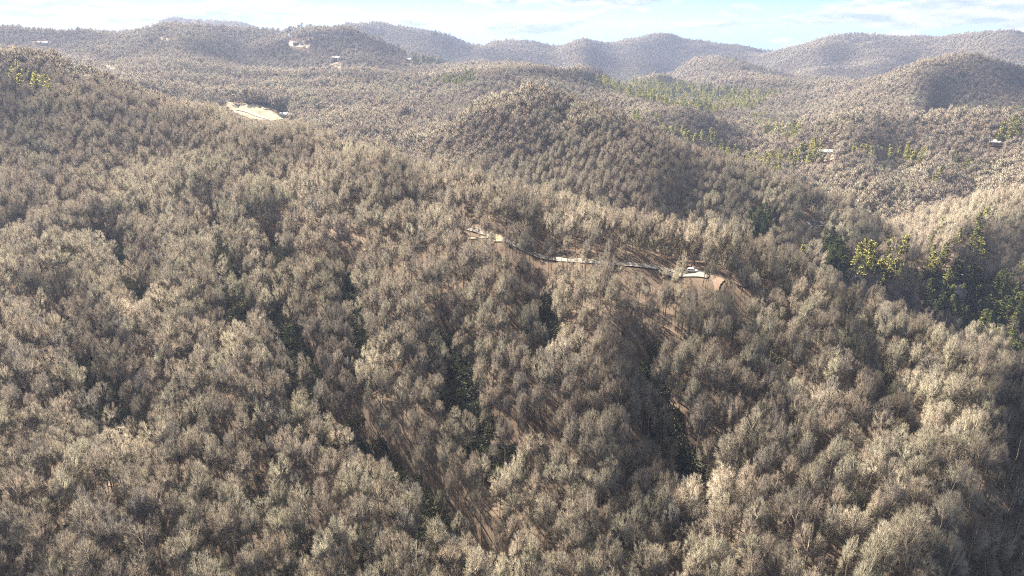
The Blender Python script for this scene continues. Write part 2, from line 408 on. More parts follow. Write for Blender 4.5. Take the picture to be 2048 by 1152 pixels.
# ------------------------------------------------------------------ ground mesh
V = np.stack([XG.ravel(), YG.ravel(), Zg.ravel()], 1)
ii, jj = np.meshgrid(np.arange(NU - 1), np.arange(NV - 1), indexing='ij')
a = (ii * NV + jj).ravel()
Fq = np.stack([a, a + NV, a + NV + 1, a + 1], 1)
me = bpy.data.meshes.new('ground')
me.vertices.add(len(V)); me.vertices.foreach_set('co', V.ravel().astype(np.float32))
me.loops.add(Fq.size); me.loops.foreach_set('vertex_index', Fq.ravel().astype(np.int32))
me.polygons.add(len(Fq)); me.polygons.foreach_set('loop_start', np.arange(0, Fq.size, 4, dtype=np.int32))
me.polygons.foreach_set('use_smooth', np.ones(len(Fq), bool))
me.update(calc_edges=True); me.validate()
me.materials.append(M_GROUND)
g = put('ground', me); tag(g, 'brown leaf covered hills and valleys beneath the bare forest', 'ground', kind='structure')
# base sheet out to the horizon, well below the hills
bs = put('terrain_base', mesh_from('terrain_base', [(-6400,-900,-420),(6400,-900,-420),(6400,5650,-420),(-6400,5650,-420)], [(0,1,2,3)], M_GROUND))
tag(bs, 'low ground far beyond the hills', 'ground', kind='structure')

# ------------------------------------------------------------------ tree meshes
def unit(v): return v / (np.linalg.norm(v) + 1e-9)
def tube(V, Fc, pts, rad, k):
    base = len(V)
    for i, (p, r) in enumerate(zip(pts, rad)):
        d = unit(pts[min(i + 1, len(pts) - 1)] - pts[max(i - 1, 0)])
        a = unit(np.cross(d, np.array([.3, .9, .2]))); b = np.cross(d, a)
        for q in range(k):
            w = 2 * math.pi * q / k; V.append(p + r * (math.cos(w) * a + math.sin(w) * b))
    for i in range(len(pts) - 1):
        for q in range(k):
            Fc.append((base + i * k + q, base + i * k + (q + 1) % k, base + (i + 1) * k + (q + 1) % k, base + (i + 1) * k + q))
def blade(V, Fc, p, d, ln, w, r, ctr=None):
    rad = r.normal(size=3) if ctr is None else unit(p + d * ln * .5 - ctr) + r.normal(size=3) * .3
    s = unit(np.cross(rad, d)) * w * .5
    b = len(V); V += [p + s, p - s, p + d * ln]; Fc.append((b, b + 2, b + 1))
SHAPES = [  # height, crown radius, crown base fraction, limbs, rise, word
 (20, 4.6, .45, 15, .75, 'rounded'), (22, 3.4, .50, 14, 1.15, 'narrow upright'), (18, 5.3, .38, 16, .55, 'wide spreading'), (21, 4.2, .55, 13, .8, 'high domed'),
 (19, 4.8, .42, 16, .65, 'rounded'), (23, 3.7, .48, 15, 1.05, 'narrow upright'), (17, 5.0, .35, 16, .6, 'wide spreading'), (21, 4.5, .5, 14, .75, 'high domed')]
def bare_tree(seed, sh):
    H, R, cb, nl, rise, _ = sh
    R *= .92
    r = np.random.default_rng(seed)
    tv, tf, cv, cf = [], [], [], []
    lean = r.normal(size=2) * .5
    tp = [np.array([lean[0] * (s ** 2) + .15 * r.normal(), lean[1] * (s ** 2) + .15 * r.normal(), H * .93 * s - (.8 if s == 0 else 0)]) for s in np.linspace(0, 1, 7)]
    tr = [.27, .2, .17, .145, .11, .07, .025]
    tube(tv, tf, tp, tr, 5)
    tpa = np.array(tp)
    def trunk(s):
        x = s / .93 * 6; i = int(min(x, 5)); return tpa[i] + (tpa[i + 1] - tpa[i]) * (x - i)
    zc = H * (cb + .36 * (1 - cb)); av = H - zc                  # domed crown: centre height, half height
    ctr = np.array([lean[0] * .6, lean[1] * .6, zc])
    ell = np.array([R, R, av])
    lump = r.normal(size=(7, 3)); lump /= np.linalg.norm(lump, axis=1)[:, None]
    def shell(d):                                              # uneven dome surface in direction d
        return ctr + d * ell * (.80 + .24 * max(0., float((lump @ d).max())) ** 6 + .08 * r.random())
    for k in range(nl):
        zz = 1 - 1.32 * (k + .5) / nl; ph = 2.39996 * k + r.normal() * .25; q_ = math.sqrt(max(0, 1 - zz * zz))
        d = np.array([math.cos(ph) * q_, math.sin(ph) * q_, zz])
        tip = shell(d)
        p0 = trunk(min(.88, max(cb * .92, (zc / H) + .55 * (1 - cb) * (zz - .75))))
        pts = [p0]
        for x in (.3, .58, .82, 1.0):                          # leaves outwards, then turns up
            q = p0 + (tip - p0) * x; q = q + np.array([0, 0, -.14 * math.sin(math.pi * x) * np.linalg.norm(tip - p0)]) + r.normal(size=3) * .14; pts.append(q)
        tube(cv, cf, pts, [.075, .055, .036, .02, .008], 3)
        pa = np.array(pts)
        for q in range(6):
            x = (.35 + .55 * (q + r.random()) / 6) * 4; i = int(min(x, 3)); b0 = pa[i] + (pa[i + 1] - pa[i]) * (x - i)
            d2 = unit(d + r.normal(size=3) * .36); b2 = shell(d2) - d2 * .3
            if np.linalg.norm(b2 - b0) > 3.2: b2 = b0 + unit(b2 - b0) * 3.2
            b1 = (b0 + b2) * .5 + np.array([0, 0, -.12]) + r.normal(size=3) * .12
            tube(cv, cf, [b0, b1, b2], [.022, .014, .006], 3)
            bd = unit(b2 - b0)
            for w in range(56):
                y = .2 + .8 * r.random() ** .7
                p = b0 + (b1 - b0) * y * 2 if y < .5 else b1 + (b2 - b1) * (y * 2 - 1)
                td = unit(unit((p - ctr) / ell) * .9 + bd * .35 + np.array([0, 0, .2]) + r.normal(size=3) * .5)
                blade(cv, cf, p + r.normal(size=3) * .22, td, .45 + .7 * r.random(), .03 + .022 * r.random(), r, ctr)
    return tv, tf, cv, cf, ctr
def far_tree(seed, sh):
    H, R, cb, nl, rise, _ = sh
    R *= .92
    r = np.random.default_rng(seed)
    V, Fc = [], []
    tube(V, Fc, [np.array([0, 0, -1.]), np.array([0, 0, H * .85])], [.25, .06], 3)
    ctr = np.array([0, 0, H * (cb + .12)])
    for k in range(80):                                   # limb sprays
        az_, el = r.random() * 6.283, math.asin(r.uniform(-.12, 1))
        d = np.array([math.cos(az_) * math.cos(el), math.sin(az_) * math.cos(el), math.sin(el)])
        tip = ctr + d * np.array([R, R, H * .95 - ctr[2]]) * r.uniform(.7, 1.02)
        for w in range(7):
            dd = unit(d * .9 + np.array([0, 0, .45]) + r.normal(size=3) * .5)
            blade(V, Fc, tip - dd * .9 + r.normal(size=3) * .25, dd, r.uniform(1.2, 2.2), r.uniform(.18, .32), r, ctr)
    return V, Fc, ctr
def conifer(seed, H, R, low, n_spray=16, sw=.75):
    r = np.random.default_rng(seed)
    tv, tf, V, Fc = [], [], [], []
    tube(tv, tf, [np.array([0, 0, -.8]), np.array([.1, 0, H * .5]), np.array([0, .1, H * .98])], [.3, .18, .03], 5)
    z = H * low
    while z < H * .99:
        f = (z - H * low) / (H * (1 - low))
        for k in range(5):
            if r.random() < .18: continue
            a_ = r.random() * 6.283
            ln = R * ((1 - f) ** .55 * (.5 + .65 * r.random()) + .06)
            d = unit(np.array([math.cos(a_), math.sin(a_), .10 + .5 * f - .15 * r.random()]))
            p0 = np.array([0, 0, z + r.normal() * .2])
            tube(V, Fc, [p0, p0 + d * ln], [.045, .01], 3)
            for w in range(n_spray):
                s = .25 + .75 * (w + r.random()) / n_spray
                td = unit(d + np.array([0, 0, .15]) + r.normal(size=3) * .55)
                blade(V, Fc, p0 + d * ln * s, td, .5 + .6 * r.random(), sw * (.6 + .7 * r.random()), r, np.array([0, 0, p0[2] - 1.5]))
        z += H * .034
    return tv, tf, V, Fc
def shrub(seed):
    r = np.random.default_rng(seed); V, Fc = [], []
    for k in range(6):
        a_ = r.random() * 6.28; tube(V, Fc, [np.zeros(3) - [0, 0, .4], np.array([math.cos(a_) * .8, math.sin(a_) * .8, 1.6])], [.05, .02], 3)
    for k in range(230):
        d = unit(r.normal(size=3)); d[2] = abs(d[2]); p = d * np.array([2.0, 2.0, 2.3]) * r.uniform(.6, 1.05) + [0, 0, .3]
        blade(V, Fc, p, unit(d + r.normal(size=3) * .7), .5 + .3 * r.random(), .3, r)
    return V, Fc
def src_col(name): return bpy.data.collections.new(name)      # never linked: only the forest masses draw from it
def round_normals(me, ctr, first=0, up=.3):
    """vertex normals that follow the crown as a whole"""
    n_ = len(me.vertices); co = np.empty(n_ * 3, np.float32); me.vertices.foreach_get('co', co); co = co.reshape(-1, 3)
    d = co - np.asarray(ctr, np.float32); d /= np.linalg.norm(d, axis=1)[:, None] + 1e-6; d[:, 2] += up
    nn = np.zeros((n_, 3), np.float32); me.vertices.foreach_get('normal', nn.ravel()) if False else None
    own = np.array([v.normal[:] for v in me.vertices], np.float32)
    d = d + .35 * own; d /= np.linalg.norm(d, axis=1)[:, None] + 1e-6
    d[:first] = own[:first]
    me.polygons.foreach_set('use_smooth', np.ones(len(me.polygons), bool))
    me.normals_split_custom_set_from_vertices([tuple(map(float, q)) for q in d])
TRUNKS, CROWNS = [], []
C_NEAR, C_FAR, C_CON, C_SHR = src_col('near_kinds'), src_col('far_kinds'), src_col('conifer_kinds'), src_col('shrub_kinds')
for i, sh in enumerate(SHAPES):
    tv, tf, cv, cf, ctr = bare_tree(100 + i, sh)
    TRUNKS.append(mesh_from('trunk', tv, tf, M_BARK, smooth=True)); CROWNS.append(mesh_from('crown', cv, cf, M_TWIG)); round_normals(CROWNS[-1], ctr)
    V = tv + cv; Fc = tf + [tuple(q + len(tv) for q in f) for f in cf]
    o_ = put('bare_tree_kind_%d' % i, mesh_from('bare_tree', V, Fc, [M_BARK, M_TWIG], [0] * len(tf) + [1] * len(cf)), col=C_NEAR)
    round_normals(o_.data, ctr, len(tv))
    V, Fc, ctr = far_tree(200 + i, sh)
    o_ = put('far_tree_kind_%d' % i, mesh_from('far_tree', V, Fc, M_TWIG), col=C_FAR); round_normals(o_.data, ctr, 6)
CON = [(22, 4.6, .18), (26, 5.0, .26), (18, 4.2, .08), (22, 5.4, .22)]
CTR, CCR = [], []
for i, (H, R, low) in enumerate(CON):
    tv, tf, cv, cf = conifer(300 + i, H, R, low)
    CTR.append(mesh_from('trunk', tv, tf, M_BARK)); CCR.append(mesh_from('crown', cv, cf, M_NEEDLE)); round_normals(CCR[-1], (0, 0, H * .3), 0, .25)
    V = tv + cv; Fc = tf + [tuple(q + len(tv) for q in f) for f in cf]
    put('pine_kind_%d' % i, mesh_from('pine', V, Fc, [M_BARK, M_NEEDLE], [0] * len(tf) + [1] * len(cf)), col=C_CON)
for i in range(3):
    V, Fc = shrub(400 + i); put('shrub_kind_%d' % i, mesh_from('shrub', V, Fc, M_LEAF), col=C_SHR)

# ------------------------------------------------------------------ where trees stand
def scatter(y0, y1, cell, um=1.02):
    X1 = y1 * um
    nx, ny = int(2 * X1 / cell), int((y1 - y0) / cell)
    gx, gy = np.meshgrid(np.arange(nx), np.arange(ny), indexing='ij')
    x = -X1 + (gx.ravel() + .5 + rng.uniform(-.36, .36, gx.size)) * cell
    y = y0 + (gy.ravel() + .5 + rng.uniform(-.36, .36, gx.size)) * cell
    k = (np.abs(x / y) < um)
    return np.stack([x[k], y[k]], 1)
P = np.concatenate([scatter(75, 430, 4.6), scatter(430, 900, 5.0), scatter(900, 2000, 7.0, .85), scatter(2000, 4900, 10.5, .8), scatter(4900, 5500, 15, .6)])
P = P[rng.permutation(len(P))]
z = ground(P[:, 0], P[:, 1])
e_ = np.clip(P[:, 1] * .02, 6, 40)
NRM = np.stack([-(ground(P[:, 0] + e_, P[:, 1]) - ground(P[:, 0] - e_, P[:, 1])) / (2 * e_), -(ground(P[:, 0], P[:, 1] + e_) - ground(P[:, 0], P[:, 1] - e_)) / (2 * e_), np.interp(P[:, 1], [300, 430, 900, 1300], [.55, .55, .5, .4])], 1)
NRM /= np.linalg.norm(NRM, axis=1)[:, None]
Yp = P[:, 1]
var = rng.integers(0, 8, len(P))
size = np.where(rng.random(len(P)) < .62, rng.normal(1.05, .1, len(P)), rng.normal(.72, .1, len(P))).clip(.45, 1.3)
size *= .9 + .35 * (vnoise(P[:, 0] / 55, P[:, 1] / 55) - .3)
size *= np.where(Yp > 2000, 1.25, 1.0) * np.where(Yp > 900, 1.05, 1.0)
Ht = np.array([s[0] for s in SHAPES])[var] * size
# hidden behind nearer ground: leave out
tmax = np.maximum.accumulate(Zg / GY[None, :], axis=1)
hz = sample(tmax, P[:, 0] / Yp, np.log(np.maximum(Yp * .985, 60)))
keep = (z + Ht) / Yp > hz - .012 - 4.0 / Yp
top = np.stack([P[:, 0], Yp, z + Ht], 1); bot = np.stack([P[:, 0], Yp, z], 1)
tx, ty = project(top); bx, by = project(bot)
keep &= (tx > -330) & (tx < 2380) & (ty < 1450)
def inpoly(px, py, poly):
    r = np.zeros(px.shape, bool); n_ = len(poly)
    for i in range(n_):
        (x1, y1), (x2, y2) = poly[i], poly[(i + 1) % n_]
        c = ((y1 > py) != (y2 > py)) & (px < (x2 - x1) * (py - y1) / ((y2 - y1) or 1e-9) + x1)
        r ^= c
    return r
def strip(line, up, dn):
    return [(x, y - up) for x, y in line] + [(x, y + dn) for x, y in reversed(line)]
ROAD = [(925,455),(945,460),(968,466),(990,475),(1010,486),(1040,498),(1080,510),(1120,519),(1160,525),(1200,528),(1250,531),(1300,534),(1345,538),(1390,544),(1438,550)]
TRAIL = [(715,502),(750,498),(800,494),(860,489),(920,482),(990,476)]
FIELD = [(449,203),(485,207),(520,211),(545,221),(566,238),(545,242),(500,237),(478,229),(455,217)]
# (polygon in the photograph, chance that a tree in front of it is left out, ground depth limits)
GAPS = [(strip(ROAD[3:11], 1, 4), .84, 0), (strip(ROAD[10:], 1, 9), .95, 0), (strip(ROAD[:4], 2, 3), .6, 0), (strip(TRAIL, 1, 2), .6, 0), (FIELD, 1.0, 0),
 ([(1415,548),(1445,546),(1450,575),(1430,595)], .7, 0), ([(1460,548),(1530,552),(1520,580),(1470,575)], .3, 0),
 ([(1565,560),(1600,565),(1600,590),(1570,585)], .35, 0),
 ([(980,468),(1010,470),(1010,500),(985,500)], .7, 0),
 ([(575,80),(620,88),(620,97),(580,94)], .95, 0), ([(310,66),(352,68),(350,82),(312,78)], .7, 0), ([(655,112),(685,112),(685,138),(655,138)], .75, 0),
 ([(60,78),(102,78),(100,94),(62,94)], .8, 0), ([(130,142),(188,146),(188,154),(132,152)], .8, 0), ([(185,124),(238,128),(234,140),(188,136)], .7, 0),
 ([(1640,298),(1670,298),(1670,324),(1640,324)], .9, 0), ([(1567,262),(1590,262),(1590,272),(1567,274)], .8, 0), ([(1722,238),(1742,238),(1742,256),(1722,256)], .8, 0),
 ([(1975,278),(2010,278),(2010,292),(1975,296)], .85, 0), ([(558,224),(582,224),(582,236),(558,236)], .9, 0),
 ([(812,116),(826,116),(826,128),(812,128)], .9, 0),
 ([(1015,205),(1035,205),(1035,222),(1015,222)], .7, 0), ([(1045,215),(1060,212),(1060,232),(1045,232)], .5, 0),
 ([(1870,560),(1940,540),(1930,620),(1860,620)], .75, 0), ([(1600,432),(1650,440),(1650,452),(1605,452)], .7, 0), ([(1735,427),(1748,427),(1748,438),(1735,438)], .8, 0),
 ([(1985,388),(2035,384),(2035,402),(1985,406)], .55, 0), ([(1925,400),(1945,400),(1945,412),(1925,412)], .6, 0),
 # leaf covered ground seen between trunks on the near slope
 ([(510,990),(640,990),(630,1060),(520,1050)], .62, 0), ([(455,870),(560,900),(560,950),(480,950)], .5, 0), ([(925,900),(1010,900),(1000,1080),(930,1060)], .15, 0),
 ([(1060,860),(1130,860),(1120,1040),(1060,1030)], .35, 0), ([(560,400),(720,430),(710,480),(590,450)], .45, 0), ([(880,520),(1080,540),(1060,680),(840,640)], .30, 0),
 ([(1180,520),(1330,560),(1300,690),(1180,640)], .33, 0), ([(760,490),(900,495),(880,620),(760,600)], .3, 0)]
for poly, ch, _ in GAPS:
    x0, x1 = min(p[0] for p in poly), max(p[0] for p in poly); y0 = min(p[1] for p in poly)
    c = np.nonzero(keep & (tx > x0 - 12) & (tx < x1 + 12) & (by > y0 - 4) & (ty < max(p[1] for p in poly) + 4))[0]
    hit = np.zeros(len(c), bool)
    for s in np.linspace(0, .95, 8):
        hx, hy = bx[c] + (tx[c] - bx[c]) * s, by[c] + (ty[c] - by[c]) * s
        hit |= inpoly(hx, hy, poly)
    keep[c[hit & (rng.random(len(c)) < ch)]] = False
# few canopy trees right in the gullies
gdist = np.full(len(P), 1e9)
for gl in GULLIES: gdist = np.minimum(gdist, dist_poly(P[:, 0], Yp, gl))
keep &= ~((gdist < 1.5 + 7 * vnoise(P[:, 0] / 14, P[:, 1] / 14)) & (rng.random(len(P)) < .8))
roadw = at([p[0] for p in ROAD], [p[1] for p in ROAD]); trailw = at([p[0] for p in TRAIL], [p[1] for p in TRAIL])
keep &= dist_poly(P[:, 0], Yp, [(q[0], q[1]) for q in roadw]) > 5.5
keep &= dist_poly(P[:, 0], Yp, [(q[0], q[1]) for q in trailw]) > 2.2
patch = vnoise(P[:, 0] / 38 + 3, P[:, 1] / 38)
tint = np.clip(.5 + .5 * (patch - .5) + rng.normal(0, .27, len(P)) * np.clip(1.25 - Yp / 700, .45, 1), 0, 1)

# conifers: polygons of their bases in the photograph: (polygon, number, tint range, size, label, group)
LP = 'yellow green pine'
BANDS = [
 ([(0,140),(60,150),(160,190),(150,200),(60,175),(0,160)], 16, (.75,1), .85, 'sunlit yellow green pine on the crest at the left edge of the forest', 'pines on the left crest'),
 ([(1700,500),(1780,480),(1830,500),(1790,570),(1720,580)], 22, (.6,1), .9, 'yellow green pine on the nose of the spur across the valley', 'pines on the spur across the valley'),
 ([(1820,470),(1960,470),(1960,540),(1830,560)], 18, (.45,.9), .85, 'olive green pine above the dark rocky bluff', 'pines above the rocky bluff'),
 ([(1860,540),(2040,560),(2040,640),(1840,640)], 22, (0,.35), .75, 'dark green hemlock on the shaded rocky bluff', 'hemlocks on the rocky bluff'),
 ([(1310,258),(1420,272),(1520,310),(1490,330),(1400,300),(1310,270)], 70, (.55,1), .8, 'sunlit pine in the yellow green stand behind the middle hill', 'pines behind the middle hill'),
 ([(1510,320),(1640,292),(1640,320),(1560,350),(1520,345)], 45, (.6,1), .9, 'sunlit pine in the stand left of the white roofed house', 'pines left of the white roofed house'),
 ([(1690,305),(1800,285),(1860,305),(1850,330),(1700,320)], 40, (.6,1), .8, 'sunlit pine in the long row right of the white roofed house', 'pines right of the white roofed house'),
 ([(1820,330),(1860,320),(1860,350),(1820,360)], 8, (.5,.9), .9, 'yellow green pine in the small clump below the long row', 'pine clump below the row'),
 ([(1830,360),(1900,360),(1900,380),(1840,380)], 8, (.5,.9), .85, 'pine in the lowest clump under the long row', 'lowest pine clump'),
 ([(1905,320),(1945,320),(1945,338),(1905,338)], 8, (.3,.8), .85, 'dark backed pine left of the hillside house', 'pines left of the hillside house'),
 ([(2000,265),(2048,265),(2048,280),(2005,280)], 5, (.2,.7), 1.2, 'large dark green pine above the hillside house', 'pines above the hillside house'),
 ([(1090,180),(1140,180),(1140,195),(1090,195)], 22, (.6,1), .7, 'pine on the small knoll behind the middle hill', 'pines on the knoll'),
 ([(1900,212),(2048,215),(2048,232),(1930,228)], 40, (.2,.7), .8, 'green pine at the foot of the round hill', 'pines at the foot of the round hill'),
]
FARB = [([(1180,160),(1300,165),(1470,185),(1560,190),(1500,225),(1380,230),(1250,200)], 900, (.35,.95), .95), ([(825,120),(925,122),(925,135),(830,140)], 130, (.1,.5), .9),
        ([(850,140),(950,150),(950,175),(870,170)], 60, (.3,.8), .8), ([(1480,220),(1620,240),(1600,262),(1500,262)], 70, (.4,1), .75), ([(1240,225),(1330,240),(1330,255),(1250,245)], 30, (.3,.8), .7),
        ([(1860,610),(1960,545),(2048,545),(2048,715),(1950,680)], 95, (.1,.6), .6), ([(1650,470),(1700,480),(1690,540),(1655,540)], 25, (0,.25), .7), ([(1490,425),(1550,425),(1530,470),(1500,490)], 22, (0,.25), .7)]  # last two stands: dark tint stands in for shade on the conifers
def rand_in(poly, n_):
    x0, x1 = min(p[0] for p in poly), max(p[0] for p in poly); y0, y1 = min(p[1] for p in poly), max(p[1] for p in poly)
    r = np.empty((0, 2))
    while len(r) < n_:
        q = np.stack([rng.uniform(x0, x1, n_ * 3), rng.uniform(y0, y1, n_ * 3)], 1)
        r = np.concatenate([r, q[inpoly(q[:, 0], q[:, 1], poly)]])
    return r[:n_]
SINGLE = [  # pixel of the base, size, tint, label
 (1601,532,.95,.95,'lone yellow green pine on the ridge crest right of the road'),
 (1424,1022,.42,1.0,'small bright yellow green pine among the nearest bare trees'),
 (1664,1152,.4,.9,'small yellow green pine at the bottom edge of the forest'),
 (1838,665,.7,.9,'yellow green pine standing behind the near ridge below the bluff'),
 (1630,392,.8,.15,'single dark spruce pointed above the middle hill crest'),
 (1720,405,1.0,.1,'tall dark spruce left of the small white roof in the valley'),
 (1060,195,.8,.4,'thin pine on the top of the middle hill'),
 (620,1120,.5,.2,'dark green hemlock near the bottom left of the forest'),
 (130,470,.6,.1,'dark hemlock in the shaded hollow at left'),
 (860,205,.8,.1,'lone dark pine on the slope left of the middle hill'),
 (1968,450,.9,.75,'tall thin pine on the open slope right of the valley'),
 (1880,470,.9,.6,'scraggy pine in the row climbing the open slope'),
]
ZCAN, ZLOW = Zg + 12.5, Zg + 5.0
CONI = []                                                  # x, y, z, size, tint, kind, label, group
for (x, y, sz, tn, lab) in SINGLE:
    w = at(x, y, ZLOW)[0]; w[2] = ground(w[0], w[1]); CONI.append((*w, sz, tn, 0 if sz > .6 else 2, lab, None))
for poly, n_, (t0, t1), sz, lab, grp in BANDS:
    q = rand_in(poly, n_); w = at(q[:, 0], q[:, 1], ZCAN); w[:, 2] = ground(w[:, 0], w[:, 1])
    for p in w: CONI.append((*p, sz * rng.uniform(.85, 1.35), rng.uniform(t0, t1), int(rng.integers(0, 4)), lab, grp))
FCON = []
for poly, n_, (t0, t1), sz in FARB:
    q = rand_in(poly, n_); w = at(q[:, 0], q[:, 1], ZCAN); w[:, 2] = ground(w[:, 0], w[:, 1])
    for p in w: FCON.append((*p, sz * rng.uniform(.95, 1.5), rng.uniform(t0, t1), int(rng.integers(0, 4))))
CONI_I, CONI_F = CONI[:295], CONI[295:]
FCON += [c[:6] for c in CONI_F]
for c in CONI + FCON:                                      # make room for them
    d2 = (P[:, 0] - c[0]) ** 2 + (Yp - c[1]) ** 2
    keep &= ~((d2 < (4.6 if c[1] < 1000 else 6.0) ** 2))

# the 300 bare trees that show largest stand as single things
dist = np.sqrt(P[:, 0] ** 2 + Yp ** 2 + (z + Ht * .6) ** 2)
cx_, cy_ = project(np.stack([P[:, 0], Yp, z + Ht * .72], 1))
vis = keep & (cx_ > 15) & (cx_ < 2033) & (cy_ > 0) & (cy_ < 1135)
cand = np.nonzero(vis)[0]
cand = cand[np.argsort(-(Ht[cand] / dist[cand]))]
single = cand[:300]
WORDS = ['dark grey', 'grey brown', 'reddish tan', 'warm tan', 'olive tinged', 'pale silvery']
LAND = [(1424,1005,'by the bright young pine'), (800,930,'beside the dark gully'), (570,1020,'by the open leafy ground'), (620,1110,'by the dark hemlock'), (60,1080,'in the bottom left corner'),
        (300,1040,'in the lower left forest'), (2000,1080,'in the bottom right corner'), (1700,1060,'in the lower right forest'), (1080,960,'by sunlit trunks at bottom centre'), (1240,1090,'left of the bright young pine'),
        (60,880,'at the left edge'), (2000,880,'at the right edge'), (350,860,'left of the dark gully'), (1000,820,'right of the dark gully'), (1330,860,'above the bright young pine'), (1650,850,'on the right slope')]
desc = {}
for i in single:
    tall = 'tall' if Ht[i] > 20.5 else ('small' if Ht[i] < 16.5 else 'medium')
    near = min(LAND, key=lambda q: (q[0] - cx_[i]) ** 2 + (q[1] - cy_[i]) ** 2)[2]
    desc.setdefault('%s %s tree, %s crown %s' % (tall, WORDS[int(round(tint[i] * 5))], SHAPES[int(var[i])][5], near), []).append(i)
ORD = ['leftmost', 'second from left', 'third from left', 'fourth from left', 'fifth from left', 'sixth from left', 'seventh from left', 'eighth from left', 'ninth from left', 'tenth from left', 'eleventh from left', 'twelfth from left']
lab_of = {}
for d_, ids in desc.items():
    ids.sort(key=lambda q: cx_[q])
    for r_, i in enumerate(ids): lab_of[i] = d_ if len(ids) == 1 else d_ + ', ' + ('left one' if len(ids) == 2 and r_ == 0 else 'right one' if len(ids) == 2 else ORD[r_])
for i in single:
    k = int(var[i])
    root = put('bare_tree', None, loc=(P[i, 0], Yp[i], z[i]), rot=(0, 0, rng.uniform(0, 6.28)), scale=(size[i] * .82, size[i] * .82, size[i]))
    root.empty_display_size = 1.0
    tag(root, lab_of[i], 'tree', 'bare leafless trees nearest the camera')
    for nm, data in (('trunk', TRUNKS[k]), ('crown', CROWNS[k])):
        ch = put(nm, data, root); ch['tint'] = float(tint[i]); ch['slope'] = [float(q) for q in NRM[i]]
keep[single] = False
PHRASE = {'pines on the left crest': 'on the left crest', 'pines on the spur across the valley': 'on the spur across the valley', 'pines above the rocky bluff': 'above the dark rocky bluff',
 'hemlocks on the rocky bluff': 'on the shaded rocky bluff', 'pines behind the middle hill': 'in the stand behind middle hill', 'pines left of the white roofed house': 'left of the white roofed house',
 'pines right of the white roofed house': 'right of the white roofed house', 'pine clump below the row': 'in the small clump below the long row', 'lowest pine clump': 'in the lowest clump under the long row',
 'pines left of the hillside house': 'left of the hillside house', 'pines above the hillside house': 'above the house', 'pines on the knoll': 'on the knoll behind the middle hill', 'pines at the foot of the round hill': 'at the foot of the round hill'}
cpx = project(np.array([q[:3] for q in CONI_I]))[0]
ends = {}
for i, c in enumerate(CONI_I):
    if c[7]: ends.setdefault(c[7], []).append(cpx[i])
pd = {}
for i, c in enumerate(CONI_I):
    if not c[7]: continue
    lo, hi = min(ends[c[7]]), max(ends[c[7]]); f_ = (cpx[i] - lo) / (hi - lo + 1e-6)
    szw = 'tall' if c[3] * CON[c[5]][0] > 23 else ('small' if c[3] * CON[c[5]][0] < 17 else 'medium')
    tone = 'dark green' if c[4] < .35 else ('olive green' if c[4] < .65 else ('yellow green' if c[4] < .85 else 'pale yellow'))
    pd.setdefault('%s %s pine %s, %s' % (szw, tone, PHRASE[c[7]], 'left' if f_ < .33 else 'right' if f_ > .67 else 'middle'), []).append(i)
plab = {}
for d_, ids in pd.items():
    ids.sort(key=lambda q: cpx[q])
    for r_, i in enumerate(ids):
        plab[i] = d_ if len(ids) == 1 or r_ >= len(ORD) else d_ + ', ' + ('left one' if len(ids) == 2 and r_ == 0 else 'right one' if len(ids) == 2 else ORD[r_])
for i, c in enumerate(CONI_I):
    k = c[5]
    root = put('pine_tree', None, loc=c[:3], rot=(0, 0, rng.uniform(0, 6.28)), scale=(c[3],) * 3)
    tag(root, plab.get(i, c[6]), 'pine tree', c[7])
    for nm, data in (('trunk', CTR[k]), ('crown', CCR[k])):
        ch = put(nm, data, root); ch['tint'] = float(c[4] if nm == 'crown' else .2); ch['slope'] = [-.35, .2, .9]

